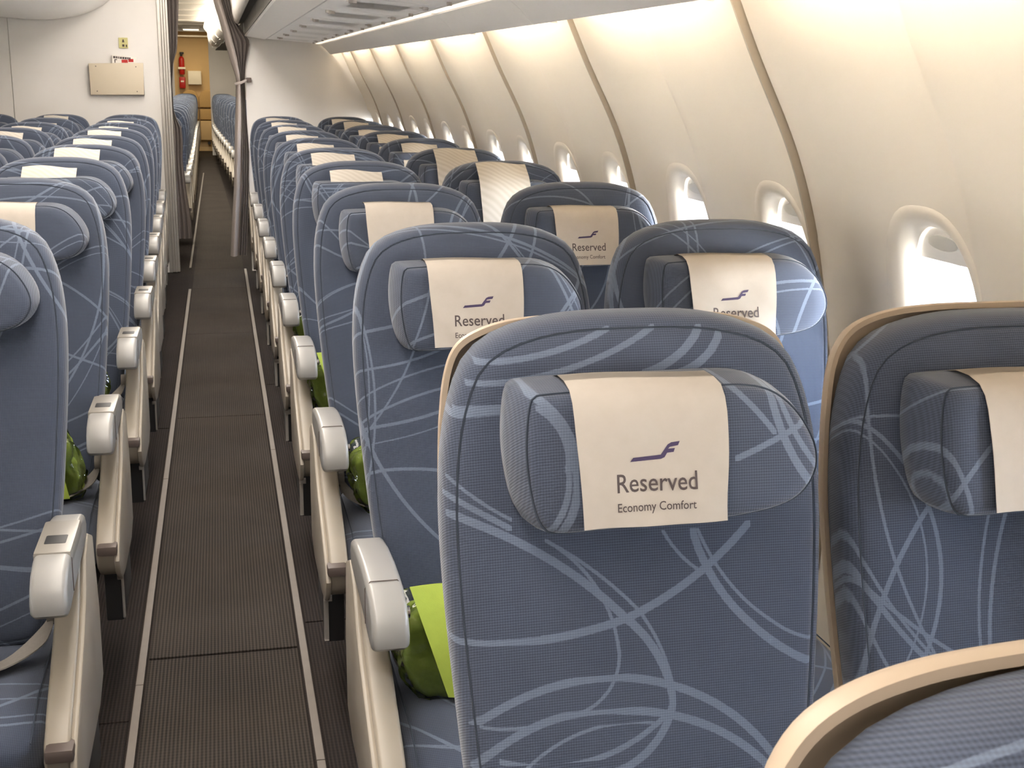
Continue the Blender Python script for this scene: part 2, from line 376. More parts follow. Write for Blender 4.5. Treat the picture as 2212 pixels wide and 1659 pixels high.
SHELL_NARROW = [(0, 1.146), (0.06, 1.1455), (0.115, 1.142), (0.152, 1.133), (0.178, 1.117), (0.191, 1.088), (0.198, 1.04), (0.201, 0.98), (0.201, 0.93), (0.198, 0.86), (0.191, 0.78), (0.182, 0.68), (0.170, 0.58), (0.158, 0.50), (0.145, 0.455), (0.10, 0.440), (0, 0.436)]
def shell_mesh(wide):
    o = outline({'wide': SHELL_HALF, 'mid': SHELL_NARROW, 'small': SHELL_SMALL}[wide], 96 if wide == 'small' else 288); m = MB(); rings = []
    for d, y in ((0.0075, 0.072), (0.0065, 0.054), (0.0005, 0.053), (0, 0.055), (0.0004, 0.062), (0.003, 0.070), (0.010, 0.079), (0.024, 0.088), (0.045, 0.094)):
        rings.append([lean(p.x, y, p.z) for p in (inward(o, d) if d else o)])
    m.loft(rings, True, True, True)
    return m
HEAD = [(0.0, 1.099), (0.05, 1.0995), (0.092, 1.0985), (0.120, 1.091), (0.143, 1.074), (0.160, 1.050), (0.168, 1.027), (0.165, 1.006), (0.149, 0.986), (0.124, 0.975), (0.08, 0.968), (0.03, 0.965), (-0.05, 0.963), (-0.11, 0.962), (-0.130, 0.966), (-0.141, 0.986), (-0.147, 1.02), (-0.148, 1.05), (-0.145, 1.078), (-0.141, 1.092), (-0.136, 1.0965), (-0.10, 1.0985), (-0.05, 1.099)]
HOUT = resample(catmull([(x, 0, z) for x, z in HEAD], 6, True), 96)
def head_ring(k, y):
    """k 0 at the back edge, 1 at the seam round the front face"""
    r = []
    for p in HOUT:
        x = p.x; z = p.z
        if x < 0: x = x*(1-0.075*k*smoothstep((-x-0.06)/0.09))
        else: x = x*(1-0.03*k)
        zz = 1.030+(z-1.030)*(1-0.035*k)
        r.append((x, y, zz))
    return r
def headrest_mesh():
    m = MB(); rings = []
    for k, y, s in ((0, -0.004, 0.97), (0, -0.010, 1), (0.15, -0.03, 1.012), (0.55, -0.052, 1.01), (0.9, -0.066, 1.0), (1, -0.0705, 0.992), (1, -0.0695, 0.984), (1, -0.0735, 0.972), (1, -0.079, 0.93), (1, -0.0825, 0.8), (1, -0.0845, 0.6), (1, -0.0855, 0.35), (1, -0.086, 0.12)):
        rings.append([lean(x*s, y, 1.030+(z-1.030)*s) for x, y, z in head_ring(k, y)])
    m.loft(rings, True, True, True)
    return m
HSEAM = [Vector(lean(x*0.99, -0.0702, 1.030+(z-1.030)*0.99)) for x, y, z in head_ring(1, 0)]
ARM = [(-0.085, 0.632), (-0.10, 0.652), (-0.16, 0.662), (-0.24, 0.667), (-0.30, 0.666), (-0.340, 0.662), (-0.370, 0.652), (-0.390, 0.634), (-0.401, 0.610), (-0.399, 0.594), (-0.385, 0.585), (-0.355, 0.583), (-0.30, 0.591), (-0.22, 0.598), (-0.14, 0.602), (-0.10, 0.606)]
PANEL = [(-0.04, 0.60), (-0.10, 0.625), (-0.15, 0.60), (-0.185, 0.545), (-0.225, 0.505), (-0.30, 0.462), (-0.37, 0.425), (-0.420, 0.392), (-0.432, 0.368), (-0.418, 0.335), (-0.375, 0.305), (-0.30, 0.295), (-0.10, 0.295), (-0.02, 0.32), (-0.01, 0.45)]
def make_seat(name, label, side, middle_arm, cloth='cloth', head='cloth', slot=False, group=None, wide='small'):
    t = thing(name, label, 'seat', (0, 0, 0), group)
    b = backrest_mesh().build('backrest', M[cloth], t, 50)
    s = MB(); s.tube(SEAM, 0.0011, 6, True); s.build('seam', M['seam'], b)
    shell_mesh(wide).build('back_shell', M['beige'], t, 50)
    h = headrest_mesh().build('headrest', M[head], t, 50)
    s = MB(); s.tube(HSEAM, 0.0010, 6, True); s.build('seam', M['seam'], h)
    m = MB(); m.box(-0.128, 0.128, *sorted((lean(0, -0.004, 1.03)[1]-0.004, lean(0, -0.004, 1.03)[1]+0.03)), 1.02, 1.045, 0.003)
    m.build('headrest_bracket', M['metal'], t)
    m = MB(); bm = bmesh.new(); bmesh.ops.create_cube(bm, size=1)
    bmesh.ops.subdivide_edges(bm, edges=bm.edges[:], cuts=5, use_grid_fill=True)
    for p in bm.verts:
        x, y, z = p.co*2
        q = lambda a: math.copysign(abs(a)**1.0, a)
        e = 5.0; n = (abs(x)**e+abs(y)**e+abs(z)**e)**(1/e); x, y, z = x/n, y/n, z/n
        yy = -0.215+y*0.235
        top = 0.435-0.03*smoothstep((-y-0.45)/0.55)+0.006*(1-x*x)
        p.co = Vector((x*0.176, yy, 0.375+z*(top-0.375) if z > 0 else 0.375+z*0.075))
    m.bm(bm)
    cu = m.build('seat_cushion', M[cloth if cloth == 'cloth' else 'cloth'], t, 60)
    for sx in (-1, 1):
        s = MB(); s.tube([(sx*0.160, -0.03-0.40*k/12, 0.4285+0.0035-0.03*smoothstep((0.40*k/12-0.29)/0.13)) for k in range(13)], 0.0012, 6); s.build('seam', M['seam'], cu)
    m = MB(); m.box(-0.17, 0.17, -0.40, 0.0, 0.275, 0.302, 0.006)
    m.build('seat_pan', M['black'], t)
    for y in (-0.33, -0.02):
        m = MB(); m.prism([(-0.03+y, 0.28), (0.03+y, 0.28), (0.05+y, 0.0), (0.0+y, 0.0)], 'x', -0.02, 0.02, 0.004); m.build('leg', M['black'], t)
    if side:
        c = side*0.196
        for cc, mid in ((c, False),)+(((-side*0.224, True),) if middle_arm else ()):
            a = MB(); a.prism(ARM, 'x', cc-0.0275, cc+0.0275, 0.009, 4); ao = a.build('armrest', M['arm'], t, 40)
            s = MB()
            for yy in (-0.318,): s.tube([(cc-0.028, yy, 0.60), (cc-0.028, yy, 0.655), (cc-0.020, yy, 0.6655), (cc+0.020, yy, 0.6655), (cc+0.028, yy, 0.655), (cc+0.028, yy, 0.60)], 0.0009, 6)
            s.build('joint_line', M['brown'], ao)
            if not slot:
                k = MB(); k.cyl((cc-side*0.026, -0.345, 0.625), (cc-side*0.034, -0.345, 0.625), 0.009); k.build('recline_button', M['chrome'], ao)
            if slot and not mid:
                k = MB(); k.box(cc-0.017, cc+0.017, -0.285, -0.245, 0.655, 0.6685, 0.003); k.build('control_slot', M['black'], ao)
                k = MB(); k.box(cc-0.0285, cc+0.0285, -0.322, -0.17, 0.64, 0.6675, 0.006); k.build('control_cover', M['arm_cover'], ao)
            if mid:
                k = MB(); k.box(cc-0.006, cc+0.006, -0.3955, -0.39, 0.612, 0.618, 0.001); k.build('socket', M['black'], ao)
                k = MB(); k.box(cc-0.018, cc+0.018, -0.12, -0.02, 0.30, 0.61, 0.006); k.build('armrest_post', M['black'], t)
        o = MB(); o.prism(PANEL, 'x', c-0.020, c+0.020, 0.006, 3); po = o.build('side_panel', M['cream'], t, 40)
        cx = sum(p[0] for p in PANEL)/len(PANEL); cz = sum(p[1] for p in PANEL)/len(PANEL)
        for off, mat, sc_, nm in ((0.024, 'cream', 1.0, 'panel_lip'),):
            k = MB(); k.prism([(p[0]-0.006 if p[0] < -0.2 else p[0]+0.004, p[1]-0.010) for p in PANEL], 'x', c+side*0.018, c+side*0.030, 0.004, 2); k.build(nm, M[mat], po, 40)
        k = MB(); k.box(c-0.017, c+0.026 if side > 0 else c+0.017, -0.443, -0.40, 0.372, 0.394, 0.006) if side > 0 else k.box(c-0.026, c+0.017, -0.443, -0.40, 0.372, 0.394, 0.006)
        k.build('end_cap', M['brown'], po)
        k = MB(); k.box(c-0.02-(0 if side > 0 else 0.0), c+0.02, -0.30, -0.05, 0.16, 0.29, 0.006); k.build('underseat_box', M['black'], t)
        k = MB(); k.box(c+side*0.018, c+side*0.024, -0.31, -0.302, 0.17, 0.275, 0.002); k.box(c+side*0.010, c+side*0.024, -0.312, -0.300, 0.265, 0.277, 0.002); k.build('box_clip', M['metal'], t)
        # lap belt: from the side anchor across the cushion
        w = Vector((0.15, -1, 0.1))
        k = MB(); k.ribbon(catmullw([((side*0.170, -0.175, 0.505), (0, -0.6, -0.8)), ((side*0.155, -0.20, 0.478), (0, -0.8, -0.5)), ((side*0.10, -0.245, 0.452), w), ((side*0.03, -0.27, 0.4475), w), ((-side*0.03, -0.28, 0.447), w)]), 0.042); bo = k.build('seat_belt', M['belt'], t, 40)
        k = MB(); k.box(-side*0.03-0.022, -side*0.03+0.022, -0.305, -0.255, 0.444, 0.458, 0.004); k.build('buckle', M['chrome'], bo)
        k = MB(); k.cyl((side*0.160, -0.17, 0.505), (side*0.178, -0.17, 0.505), 0.018); k.build('belt_anchor', M['belt'], bo)
    for c in kids(t): c['pattern_shift'] = [0.05*len(c.name), 0.031*len(c.name), 0.0]
    remember(t)
    return t
def catmullw(pw, n=6):
    P = catmull([p for p, w in pw], n); W = catmull([w for p, w in pw], n)
    return list(zip(P, W))

# ------------------------------------------------------------------ headrest covers
def text_mesh(body, width, x0, z0, yoff):
    cu = bpy.data.curves.new('lettering', 'FONT'); cu.body = body; cu.size = 1.0; cu.offset = 0.006; cu.resolution_u = 3
    o = bpy.data.objects.new('lettering', cu); COL.objects.link(o)
    dg = bpy.context.evaluated_depsgraph_get(); me = bpy.data.meshes.new_from_object(o.evaluated_get(dg))
    xs = [v.co.x for v in me.vertices]; a, b = min(xs), max(xs); k = width/(b-a)
    m = MB(); m.add([(x0+(v.co.x-a)*k, 0, z0+v.co.y*k*1.12) for v in me.vertices], [list(p.vertices) for p in me.polygons])
    bpy.data.objects.remove(o); bpy.data.meshes.remove(me); bpy.data.curves.remove(cu)
    m.v = [lean(x, sheet_y(x, z)-0.0005, z) for x, y, z in m.v]
    return m
CX0, CX1 = -0.093, 0.060
def cover_path(printed):
    if not printed:
        p = [(-0.008, 1.146), (-0.018, 1.1465), (-0.040, 1.132), (-0.068, 1.110), (-0.085, 1.090), (-0.0905, 1.070)]
        return p+[(-0.0912, 1.070-0.112*i/8) for i in range(1, 9)]
    p = [(-0.012, 1.0985), (-0.03, 1.103), (-0.055, 1.103), (-0.074, 1.0985), (-0.084, 1.089), (-0.0885, 1.076)]
    zend = 0.973
    for i in range(1, 9): p.append((-0.0893, 1.076+(zend-1.076)*i/8))
    return p
def sheet_y(x, z):
    u = (x-CX0)/(CX1-CX0); j = 5+8*(1.076-z)/(1.076-0.973)
    wv = 0.0012*math.sin(u*7+j*0.5)+0.0009*math.sin(u*13-j)
    return -0.0893-0.0006+(wv-0.001)*(0.3+0.7*(j/13))
def cover_sheet(printed):
    m = MB(); rows = []; path = cover_path(printed)
    for j, (y, z) in enumerate(path):
        row = []
        for i in range(13):
            u = i/12; x = CX0+(CX1-CX0)*u+0.006*(1-u)*smoothstep((j-4)/9)-0.003*u*smoothstep((j-6)/7)
            wv = 0.0012*math.sin(u*7+j*0.5)+0.0009*math.sin(u*13-j)
            row.append(lean(x, y-0.0006+(wv-0.001)*(0.3+0.7*(j/13)), z+((0.0012 if printed else 0.004)*math.sin(u*5) if j < 3 else 0)))
        rows.append(row)
    m.loft(rows, False)
    back = [[(x, y+0.0006, z) for x, y, z in r] for r in rows]
    m.loft(back, False)
    return m
LOGO = [(0, 0), (17, 20), (162, 28), (202, 75), (222, 84), (267, 88), (257, 68), (212, 62), (203, 54), (240, 55), (232, 37), (197, 35), (182, 15), (162, 8)]
def make_cover(printed):
    t = thing('headrest_cover', '', 'headrest cover', (0, 0, 0))
    cover_sheet(printed).build('sheet', M['cover' if printed else 'cover_wave'], t, 60)
    if printed:
        text_mesh('Reserved', 0.080, -0.0535, 1.0055, -0.0925).build('title_lettering', M['ink_grey'], t, 0)
        text_mesh('Economy Comfort', 0.078, -0.0535, 0.9875, -0.0925).build('subtitle_lettering', M['ink_grey'], t, 0)
        m = MB(); k = 0.0505/267
        m.add([lean(-0.0400+x*k, sheet_y(-0.0400+x*k, 1.0335+z*k)-0.0005, 1.0335+z*k*1.02) for x, z in LOGO], [list(range(len(LOGO)))]); m.build('airline_logo', M['ink'], t, 0)
    remember(t); return t

# ------------------------------------------------------------------ green blanket packs
def make_pack():
    t = thing('blanket_pack', '', 'blanket pack', (0, 0, 0))
    def blob(sx, sy, sz, amp, seed):
        bm = bmesh.new(); bmesh.ops.create_icosphere(bm, subdivisions=5, radius=1)
        for p in bm.verts:
            d = p.co.copy(); e = 5.0; n = (abs(d.x)**e+abs(d.y)**e+abs(d.z)**e)**(1/e); d = d/n; p.co = p.co
            k = 1+amp*noise.noise(p.co*2.3+Vector((seed, 0, 0)))+amp*0.5*noise.noise(p.co*6+Vector((0, seed, 0)))
            q = Vector((d.x*sx*k, d.y*sy*k, d.z*sz*k)); p.co = Vector((q.x*0.97+q.z*-0.22, q.y, q.z*0.97+q.x*0.10))
        return bm
    m = MB(); m.bm(blob(0.085, 0.036, 0.080, 0.10, 3.1)); b = m.build('blanket', M['green_dark'], t, 180)
    m = MB(); m.bm(blob(0.091, 0.042, 0.088, 0.16, 7.7)); f = m.build('plastic_wrap', M['film'], t, 20)
    m = MB(); rows = []
    for j in range(9):
        row = []
        for i in range(7):
            u, v = i/6, j/8
            x = -0.075+0.055*v+u*(0.12-0.03*v); z = 0.115-0.175*v
            row.append((x, -0.060-0.010*math.sin(math.pi*v)+0.006*math.sin(u*4+v*3)+0.03*(1-v)**2, z))
        rows.append(row)
    m.loft(rows, False); m.loft([[(x, y-0.0012, z) for x, y, z in r] for r in rows], False)
    m.build('folded_cloth', M['green'], t, 60)
    remember(t); return t

# ------------------------------------------------------------------ cabin shell
YB = 9.5           # bulkhead plane
Y0 = -1.6          # cabin start behind the camera
PROF = catmull([(1.95, 0.66, 0), (1.80, 0.775, 0), (1.70, 0.832, 0), (1.591, 0.893, 0), (1.438, 0.964, 0), (1.277, 1.045, 0), (1.147, 1.093, 0), (1.0, 1.128, 0), (0.8, 1.156, 0), (0.5, 1.165, 0), (0.2, 1.14, 0), (0.0, 1.10, 0)], 10)
PT = [(p.x, p.y) for p in PROF][::-1]
def px(z): return interp(z, PT)
JOINT, PITCH_W = 2.23, 1.10
def relief(y, z):
    """how far the wall panel stands outward of the profile"""
    u = (y-JOINT) % PITCH_W; h = PITCH_W/2
    t = PITCH_W-u; o = 0.0
    if t < 0.075: o += 0.018*(1-t/0.075)**2                  # the near panel rolls outward into the joint ...
    elif u < 0.003: o += 0.018*(1-u/0.003)                   # ... and the next one starts flush
    t = h-u
    if 0 <= t < 0.065: o += 0.010*(1-t/0.065)**2             # shallow rib in the middle of each panel
    elif -0.26 < t < 0: o += 0.010*smoothstep(1+t/0.26)
    return o
WIN = [JOINT+0.125+PITCH_W/2*k for k in range(-3, 14)]
WZ, WH, WW = 0.985, 0.172, 0.100
def wall_pt(y, z, out=0.0):
    dz = 0.004; nx, nz = 2*dz, (px(z-dz)-px(z+dz)); L = math.hypot(nx, nz)
    o = relief(y, z)+out
    return (px(z)+o*nx/L, y, z+o*nz/L)
def make_wall():
    ys = []; y = Y0
    while y < YB+0.02:
        ys.append(y); u = (y-JOINT) % PITCH_W; d = min(u, PITCH_W-u)
        y += 0.0015 if d < 0.006 else 0.004 if (0.47 < u < 0.6 or u > 1.0) else 0.008
    zs = [0.02*k for k in range(0, 35)]+[0.70+0.0125*k for k in range(0, 48)]+[1.30+0.02*k for k in range(0, 29)]
    ny = len(ys); V = []; F = []
    cols = [[(px(z), z) for z in zs]]
    for z in zs:
        dz = 0.004; nx, nz = 2*dz, (px(z-dz)-px(z+dz)); L = math.hypot(nx, nz); X = px(z)
        for y in ys:
            o = relief(y, z); V.append((X+o*nx/L, y, z+o*nz/L))
    for j in range(len(zs)-1):
        zc = (zs[j]+zs[j+1])/2
        for i in range(ny-1):
            yc = (ys[i]+ys[i+1])/2; skip = False
            if abs(zc-WZ) < WH+0.06:
                for wy in WIN:
                    if abs(yc-wy) < WW+0.06 and (abs(yc-wy)/(WW+0.031))**2.6+(abs(zc-WZ)/(WH+0.031))**2.6 < 1: skip = True
            if not skip: F.append((j*ny+i, j*ny+i+1, (j+1)*ny+i+1, (j+1)*ny+i))
    m = MB(); m.v = V; m.f = F
    me = bpy.data.meshes.new('wall_right'); me.from_pydata(V, [], F); me.materials.append(M['wall'])
    for p in me.polygons: p.use_smooth = True
    o = bpy.data.objects.new('wall_right', me); COL.objects.link(o); tag(o, kind='structure')
make_wall()
def oval(k, n=48, e=2.6, ww=WW, wh=WH):
    r = []
    for i in range(n):
        a = 2*math.pi*i/n; c, s = math.cos(a), math.sin(a)
        q = (abs(c)**e+abs(s)**e)**(-1/e); r.append((c*q*(ww+k), s*q*(wh+k)))
    return r
def make_window(i, wy):
    def P(dy, dz, out):
        z = WZ+dz; dd = 0.004; nx, nz = 2*dd, (px(z-dd)-px(z+dd)); L = math.hypot(nx, nz)
        return (px(z)+out*nx/L, wy+dy, z+out*nz/L)
    base = lambda dy, dz: relief(wy+dy, WZ+dz)
    m = MB(); rings = []
    for k, o, w in ((0.042, 0.001, 1), (0.040, -0.0012, 1), (0.030, -0.0012, 1), (0.022, -0.0006, 1), (0.015, 0.003, 1), (0.009, 0.008, 1), (0.004, 0.014, .8), (0.0, 0.024, .5), (-0.001, 0.030, 0.2)):
        rings.append([P(a, b, o+base(a, b)*w) for a, b in oval(k)])
    m.loft(rings); fr = tag(m.build('window_%d' % i, M['wall'], None, 70), kind='structure')
    m = MB(); rings = []
    for k, o in ((0.004, 0.026), (0.003, 0.034), (-0.004, 0.05), (-0.012, 0.075), (-0.014, 0.098)): rings.append([P(a, b, o) for a, b in oval(k)])
    m.loft(rings); m.build('window_reveal', M['frame'], fr, 70)
    m = MB(); rings = []
    for k, o in ((-0.010, 0.098), (-0.026, 0.099), (-0.028, 0.112), (-0.030, 0.14)): rings.append([P(a, b, o) for a, b in oval(k)])
    m.loft(rings); m.build('outer_ring', M['outer'], fr, 50)
    m = MB(); m.add([P(a, b, 0.080) for a, b in oval(-0.010)], [list(range(48))]); m.build('pane', M['glass'], fr, 0)
    # blind pulled a little way down, with its oval finger grip
    m = MB(); top = [(a, b) for a, b in oval(0.0) if b > WH*0.70]
    zl = WH*0.66; poly = [(top[0][0], zl)]+top+[(top[-1][0], zl)]
    m.loft([[P(a, b, 0.036) for a, b in poly], [P(a, b, 0.042) for a, b in poly]], True, True, True)
    bl = m.build('blind', M['blind'], fr, 0)
    m = MB(); ov = [(0.045*math.cos(2*math.pi*k/24), WH*0.84+0.012*math.sin(2*math.pi*k/24)) for k in range(24)]
    m.loft([[P(a, b, 0.0358) for a, b in ov], [P(a, b, 0.033) for a, b in ov], [P(a*0.85, WH*0.84+(b-WH*0.84)*0.7, 0.0325) for a, b in ov]], True, False, True)
    m.build('blind_grip', M['grip'], bl, 40)
for i, wy in enumerate(WIN): make_window(i+1, wy)
for k in range(-2, 7):                                       # grey gasket in each panel joint
    y = JOINT+PITCH_W*k; m = MB(); rows = []
    for j in range(60):
        z = 0.15+1.50*j/59; dz = 0.004; nx, nz = 2*dz, (px(z-dz)-px(z+dz)); L = math.hypot(nx, nz)
        rows.append([(px(z)+q*nx/L, y+e, z+q*nz/L) for q, e in ((0.020, -0.004), (0.012, -0.006), (-0.001, -0.005), (-0.0015, -0.001), (-0.0005, 0.003), (0.012, 0.004))])
    m.loft(rows, True, True, True); tag(m.build('trim_%d' % (k+9), M['gasket'], None, 40), kind='structure')

m = MB(); m.box(-3.2, 1.6, Y0, 27.0, -0.05, -0.004); struct('floor', m, M['carpet_side'], 0)
def floor_strip(name, x0, x1, segs, z, mat, th=0.004):
    for a, b in segs:
        m = MB(); m.box(x0, x1, a, b, z-th, z, 0.0012); tag(m.build(name, mat, None, 0), kind='structure')
for k, (a, b) in enumerate(((Y0, 2.934), (2.947, 5.25), (5.256, 7.09), (7.096, 8.71), (8.716, 9.65), (9.656, 11.0))):
    m = MB(); m.box(-0.218, 0.140, a, b, -0.004, 0.0, 0.001); tag(m.build('floor_carpet', M['carpet'], None, 0), kind='structure')
for k, (a, b) in enumerate(((Y0, 3.078), (3.092, 5.8), (5.81, 9.0))):
    m = MB(); m.box(0.170, 1.1, a, b, -0.006, -0.001, 0.001); tag(m.build('floor_carpet', M['carpet_side'], None, 0), kind='structure')
for k, (a, b) in enumerate(((Y0, 2.628), (2.641, 5.1), (5.11, 9.3))):
    m = MB(); m.box(-2.9, -0.247, a, b, -0.006, -0.001, 0.001); tag(m.build('floor_carpet', M['carpet_side'], None, 0), kind='structure')
for xc, segs in ((-0.2327, ((Y0, 2.80), (2.803, 4.4), (4.403, 8.68))), (0.155, ((Y0, 2.38), (2.383, 4.7), (4.703, 7.2), (7.203, 9.6)))):
    for a, b in segs:
        m = MB(); m.box(xc-0.009, xc+0.009, a, b, -0.003, 0.004, 0.002); tag(m.build('trim_1', M['track'], None, 0), kind='structure')
m = MB(); m.box(-0.258, -0.242, 9.7, 20, -0.003, 0.005, 0.002); tag(m.build('trim_2', M['track'], None, 0), kind='structure')
# rear floor carpet runs on, drifting left with the narrowing cabin
m = MB(); m.add([(-0.24, 11.0, 0), (0.15, 11.0, 0), (-0.12, 26.9, 0), (-0.40, 26.9, 0)], [[0, 1, 2, 3]]); struct('floor_carpet', m, M['carpet'], 0)

m = MB(); m.box(-3.2, 1.6, Y0, 27.0, 2.35, 2.40); struct('ceiling', m, M['ceil'], 0)
m = MB(); m.box(-3.25, -3.2, Y0, 27.0, -0.05, 0.80); m.box(-3.25, -3.2, Y0, 27.0, 0.89, 2.4); m.box(-3.25, -3.2, 5.4, 27.0, 0.80, 0.89)   # unseen far windows, cut to slits to limit their light on the cabin
for k in range(13): m.box(-3.25, -3.2, -1.4+0.53*k-0.2-(0.2 if k == 0 else 0), -1.4+0.53*k+0.10, 0.80, 0.89)   # wall between the far windows
struct('wall_left', m, M['wall'], 0)
m = MB(); m.box(-3.25, 1.6, Y0-0.05, Y0, -0.05, 2.4); struct('wall_front', m, M['bulk'], 0)
# upper side wall behind the bins, up to the ceiling
m = MB(); m.add([(0.742, Y0, 1.845), (0.742, YB+0.02, 1.845), (0.60, YB+0.02, 2.36), (0.60, Y0, 2.36)], [[0, 1, 2, 3]]); struct('wall_upper_right', m, M['wall'], 0)

# bulkhead: right panel follows the side wall
zz = [0.0+0.05*k for k in range(0, 48)]
def bulk_right():
    poly = [(0.205, 0.0)]+[(px(z)+0.02 if z < 1.95 else 0.66, z) for z in zz if z <= 1.9]+[(0.62, 2.35), (0.205, 2.35)]
    m = MB(); m.prism(poly, 'y', YB, YB+0.04, 0.0); struct('wall_bulkhead_right', m, M['bulk'], 0)
bulk_right()
m = MB(); m.box(-1.384, -0.39, YB, YB+0.04, 0, 2.35); m.box(-3.2, -1.389, YB, YB+0.04, 0, 2.35); struct('wall_bulkhead_left', m, M['bulk'], 0)
m = MB()
for x0, x1, y0 in ((-0.392, -0.368, -0.012), (-0.368, -0.350, 0.006), (-0.350, -0.334, -0.004), (-0.334, -0.318, 0.012)): m.box(x0, x1, YB+y0, YB+0.07, 0, 2.35, 0.004)
struct('trim_3', m, M['metal'], 0)

# ------------------------------------------------------------------ overhead bins along the side wall
SHELL_B = [(0.207, 1.702), (0.215, 1.692), (0.24, 1.688), (0.352, 1.672), (0.356, 1.680), (0.690, 1.657), (0.694, 1.650), (0.704, 1.650), (0.706, 1.660), (0.742, 1.656), (0.745, 1.645), (0.78, 1.616), (0.812, 1.582), (0.822, 1.577), (0.827, 1.583), (0.78, 1.632), (0.71, 1.68), (0.60, 2.05), (0.25, 2.05), (0.25, 1.80), (0.207, 1.75)]
DOOR_B = [(0.150, 1.780), (0.165, 1.776), (0.172, 1.786), (0.150, 1.83), (0.145, 1.95), (0.19, 2.10), (0.25, 2.20), (0.235, 2.215), (0.165, 2.11), (0.122, 1.96), (0.126, 1.84), (0.136, 1.80)]
ORD = ['first', 'second', 'third', 'fourth', 'fifth', 'sixth', 'seventh', 'eighth', 'ninth', 'tenth', 'eleventh', 'twelfth', 'thirteenth', 'fourteenth', 'fifteenth', 'sixteenth', 'seventeenth', 'eighteenth']
bp = thing('overhead_bin', '', 'overhead bin', (0, 0, 0))
m = MB(); m.prism(SHELL_B, 'y', 0.001, 1.099); m.build('bin_body', M['bin'], bp, 25)
m = MB(); m.prism([(0.815, 1.590), (0.884, 1.582), (0.868, 1.62), (0.80, 1.70), (0.74, 1.69)], 'y', 0.0015, 0.0125); m.build('end_divider', M['bin'], bp, 0)
m = MB(); m.prism(catmull2(DOOR_B) if False else DOOR_B, 'y', 0.006, 1.094, 0.004, 2); m.build('bin_door', M['bin'], bp, 40)
m = MB(); m.box(0.165, 0.25, 0.003, 1.097, 1.785, 1.80); m.box(0.205, 0.212, 0.003, 1.097, 1.70, 1.79); m.build('grip_recess', M['dark'], bp, 0)
m = MB(); m.box(0.711, 0.737, 0.05, 1.05, 1.6475, 1.662, 0.003); m.build('reading_light_strip', M['lamp'], bp, 30)
m = MB(); m.tube([(0.765, 0.06, 1.668), (0.765, 0.92, 1.668)], 0.012, 8); m.build('cove_lamp', M['cove'], bp, 60)
remember(bp)
units = [JOINT+1.1*k for k in range(-2, 7)]
inview = [u for u in units if u > 2.2]
n = len(inview)
for u in units:
    if u+1.1 > YB:
        pass
    if u in inview:
        i = inview.index(u)
        lab = ['overhead bin nearest the camera above the window seats', 'second overhead bin above the windows, behind the nearest one', 'third overhead bin along the window side', 'fourth overhead bin along the window side', 'fifth overhead bin along the window side', 'sixth overhead bin along the window side', 'last overhead bin touching the white bulkhead on the right'][i if i < 6 else 6]
        if u == inview[-1]: lab = 'last overhead bin touching the white bulkhead on the right'
    else: lab = 'overhead bin above the camera on the window side'
    b = clone(bp, (0, u, -0.0072*(9.3-u)), lab, 'overhead bins above the window seats', rx=0.0072)
    if u+1.1 > YB: b.scale = (1, (YB-0.004-u)/1.1, 1)
drop(bp)

# passenger service panels set in the underside of the bins, one per row
pp = thing('service_panel', '', 'service panel', (0, 0, 0))
m = MB(); m.prism([(0.360, 1.6785), (0.688, 1.656), (0.688, 1.650), (0.360, 1.6725)], 'y', 0.004, 0.756, 0.002, 1); m.build('panel', M['psu'], pp, 20)
sl = lambda x: 1.6725-(x-0.36)*(0.0225/0.328)
m = MB()
for k in range(18):
    y = 0.18+0.018*k; m.add([(0.44, y, sl(0.44)-0.0006), (0.62, y, sl(0.62)-0.0006), (0.62, y+0.009, sl(0.62)-0.0006), (0.44, y+0.009, sl(0.44)-0.0006)], [[0, 1, 2, 3]])
m.build('speaker_grille', M['dark'] if False else M['metal'], pp, 0)
def knob(x, y, r, mat, nm):
    m = MB(); m.cyl((x, y, sl(x)-0.010), (x, y, sl(x)+0.004), r); m.build(nm, M[mat], pp, 40)
knob(0.425, 0.12, 0.013, 'slot', 'air_vent'); knob(0.655, 0.12, 0.009, 'slot', 'air_vent'); knob(0.672, 0.55, 0.008, 'slot', 'reading_spot'); knob(0.405, 0.06, 0.006, 'metal', 'call_button')
m = MB(); m.prism([(0.640, 0.14), (0.672, 0.16), (0.670, 0.166), (0.638, 0.148)], 'z', sl(0.66)-0.004, sl(0.66), 0.001); m.build('mask_latch', M['metal'], pp, 20)
remember(pp)
ys = [2.45+0.765*k for k in range(9)]
for k, y in enumerate(ys):
    w = ['service panel with vents nearest the camera in the bin underside'] + ['%s service panel under the bins, counted from the nearest' % ORD[i] for i in range(1, 8)] + ['last service panel under the bins, against the white bulkhead']
    clone(pp, (0, y, -0.0072*(9.3-y)), w[k], 'service panels under the window side bins', rx=0.0072)
drop(pp)

# centre bin over the middle seats
CB = catmull([(-0.62, 2.10, 0), (-0.66, 1.97, 0), (-0.72, 1.905, 0), (-0.80, 1.855, 0), (-0.90, 1.815, 0), (-1.05, 1.785, 0), (-1.20, 1.776, 0), (-1.40, 1.786, 0), (-1.7, 1.80, 0), (-2.1, 1.80, 0), (-2.3, 1.95, 0), (-2.3, 2.15, 0)], 6)
cbt = thing('overhead_bin', 'rounded overhead bin above the middle seats, at the top left', 'overhead bin', (0, 0, 0))
m = MB(); m.prism([(p.x, p.y) for p in CB], 'y', 1.0, YB-0.004, 0.004, 1); m.build('bin_body', M['bin'], cbt, 40)

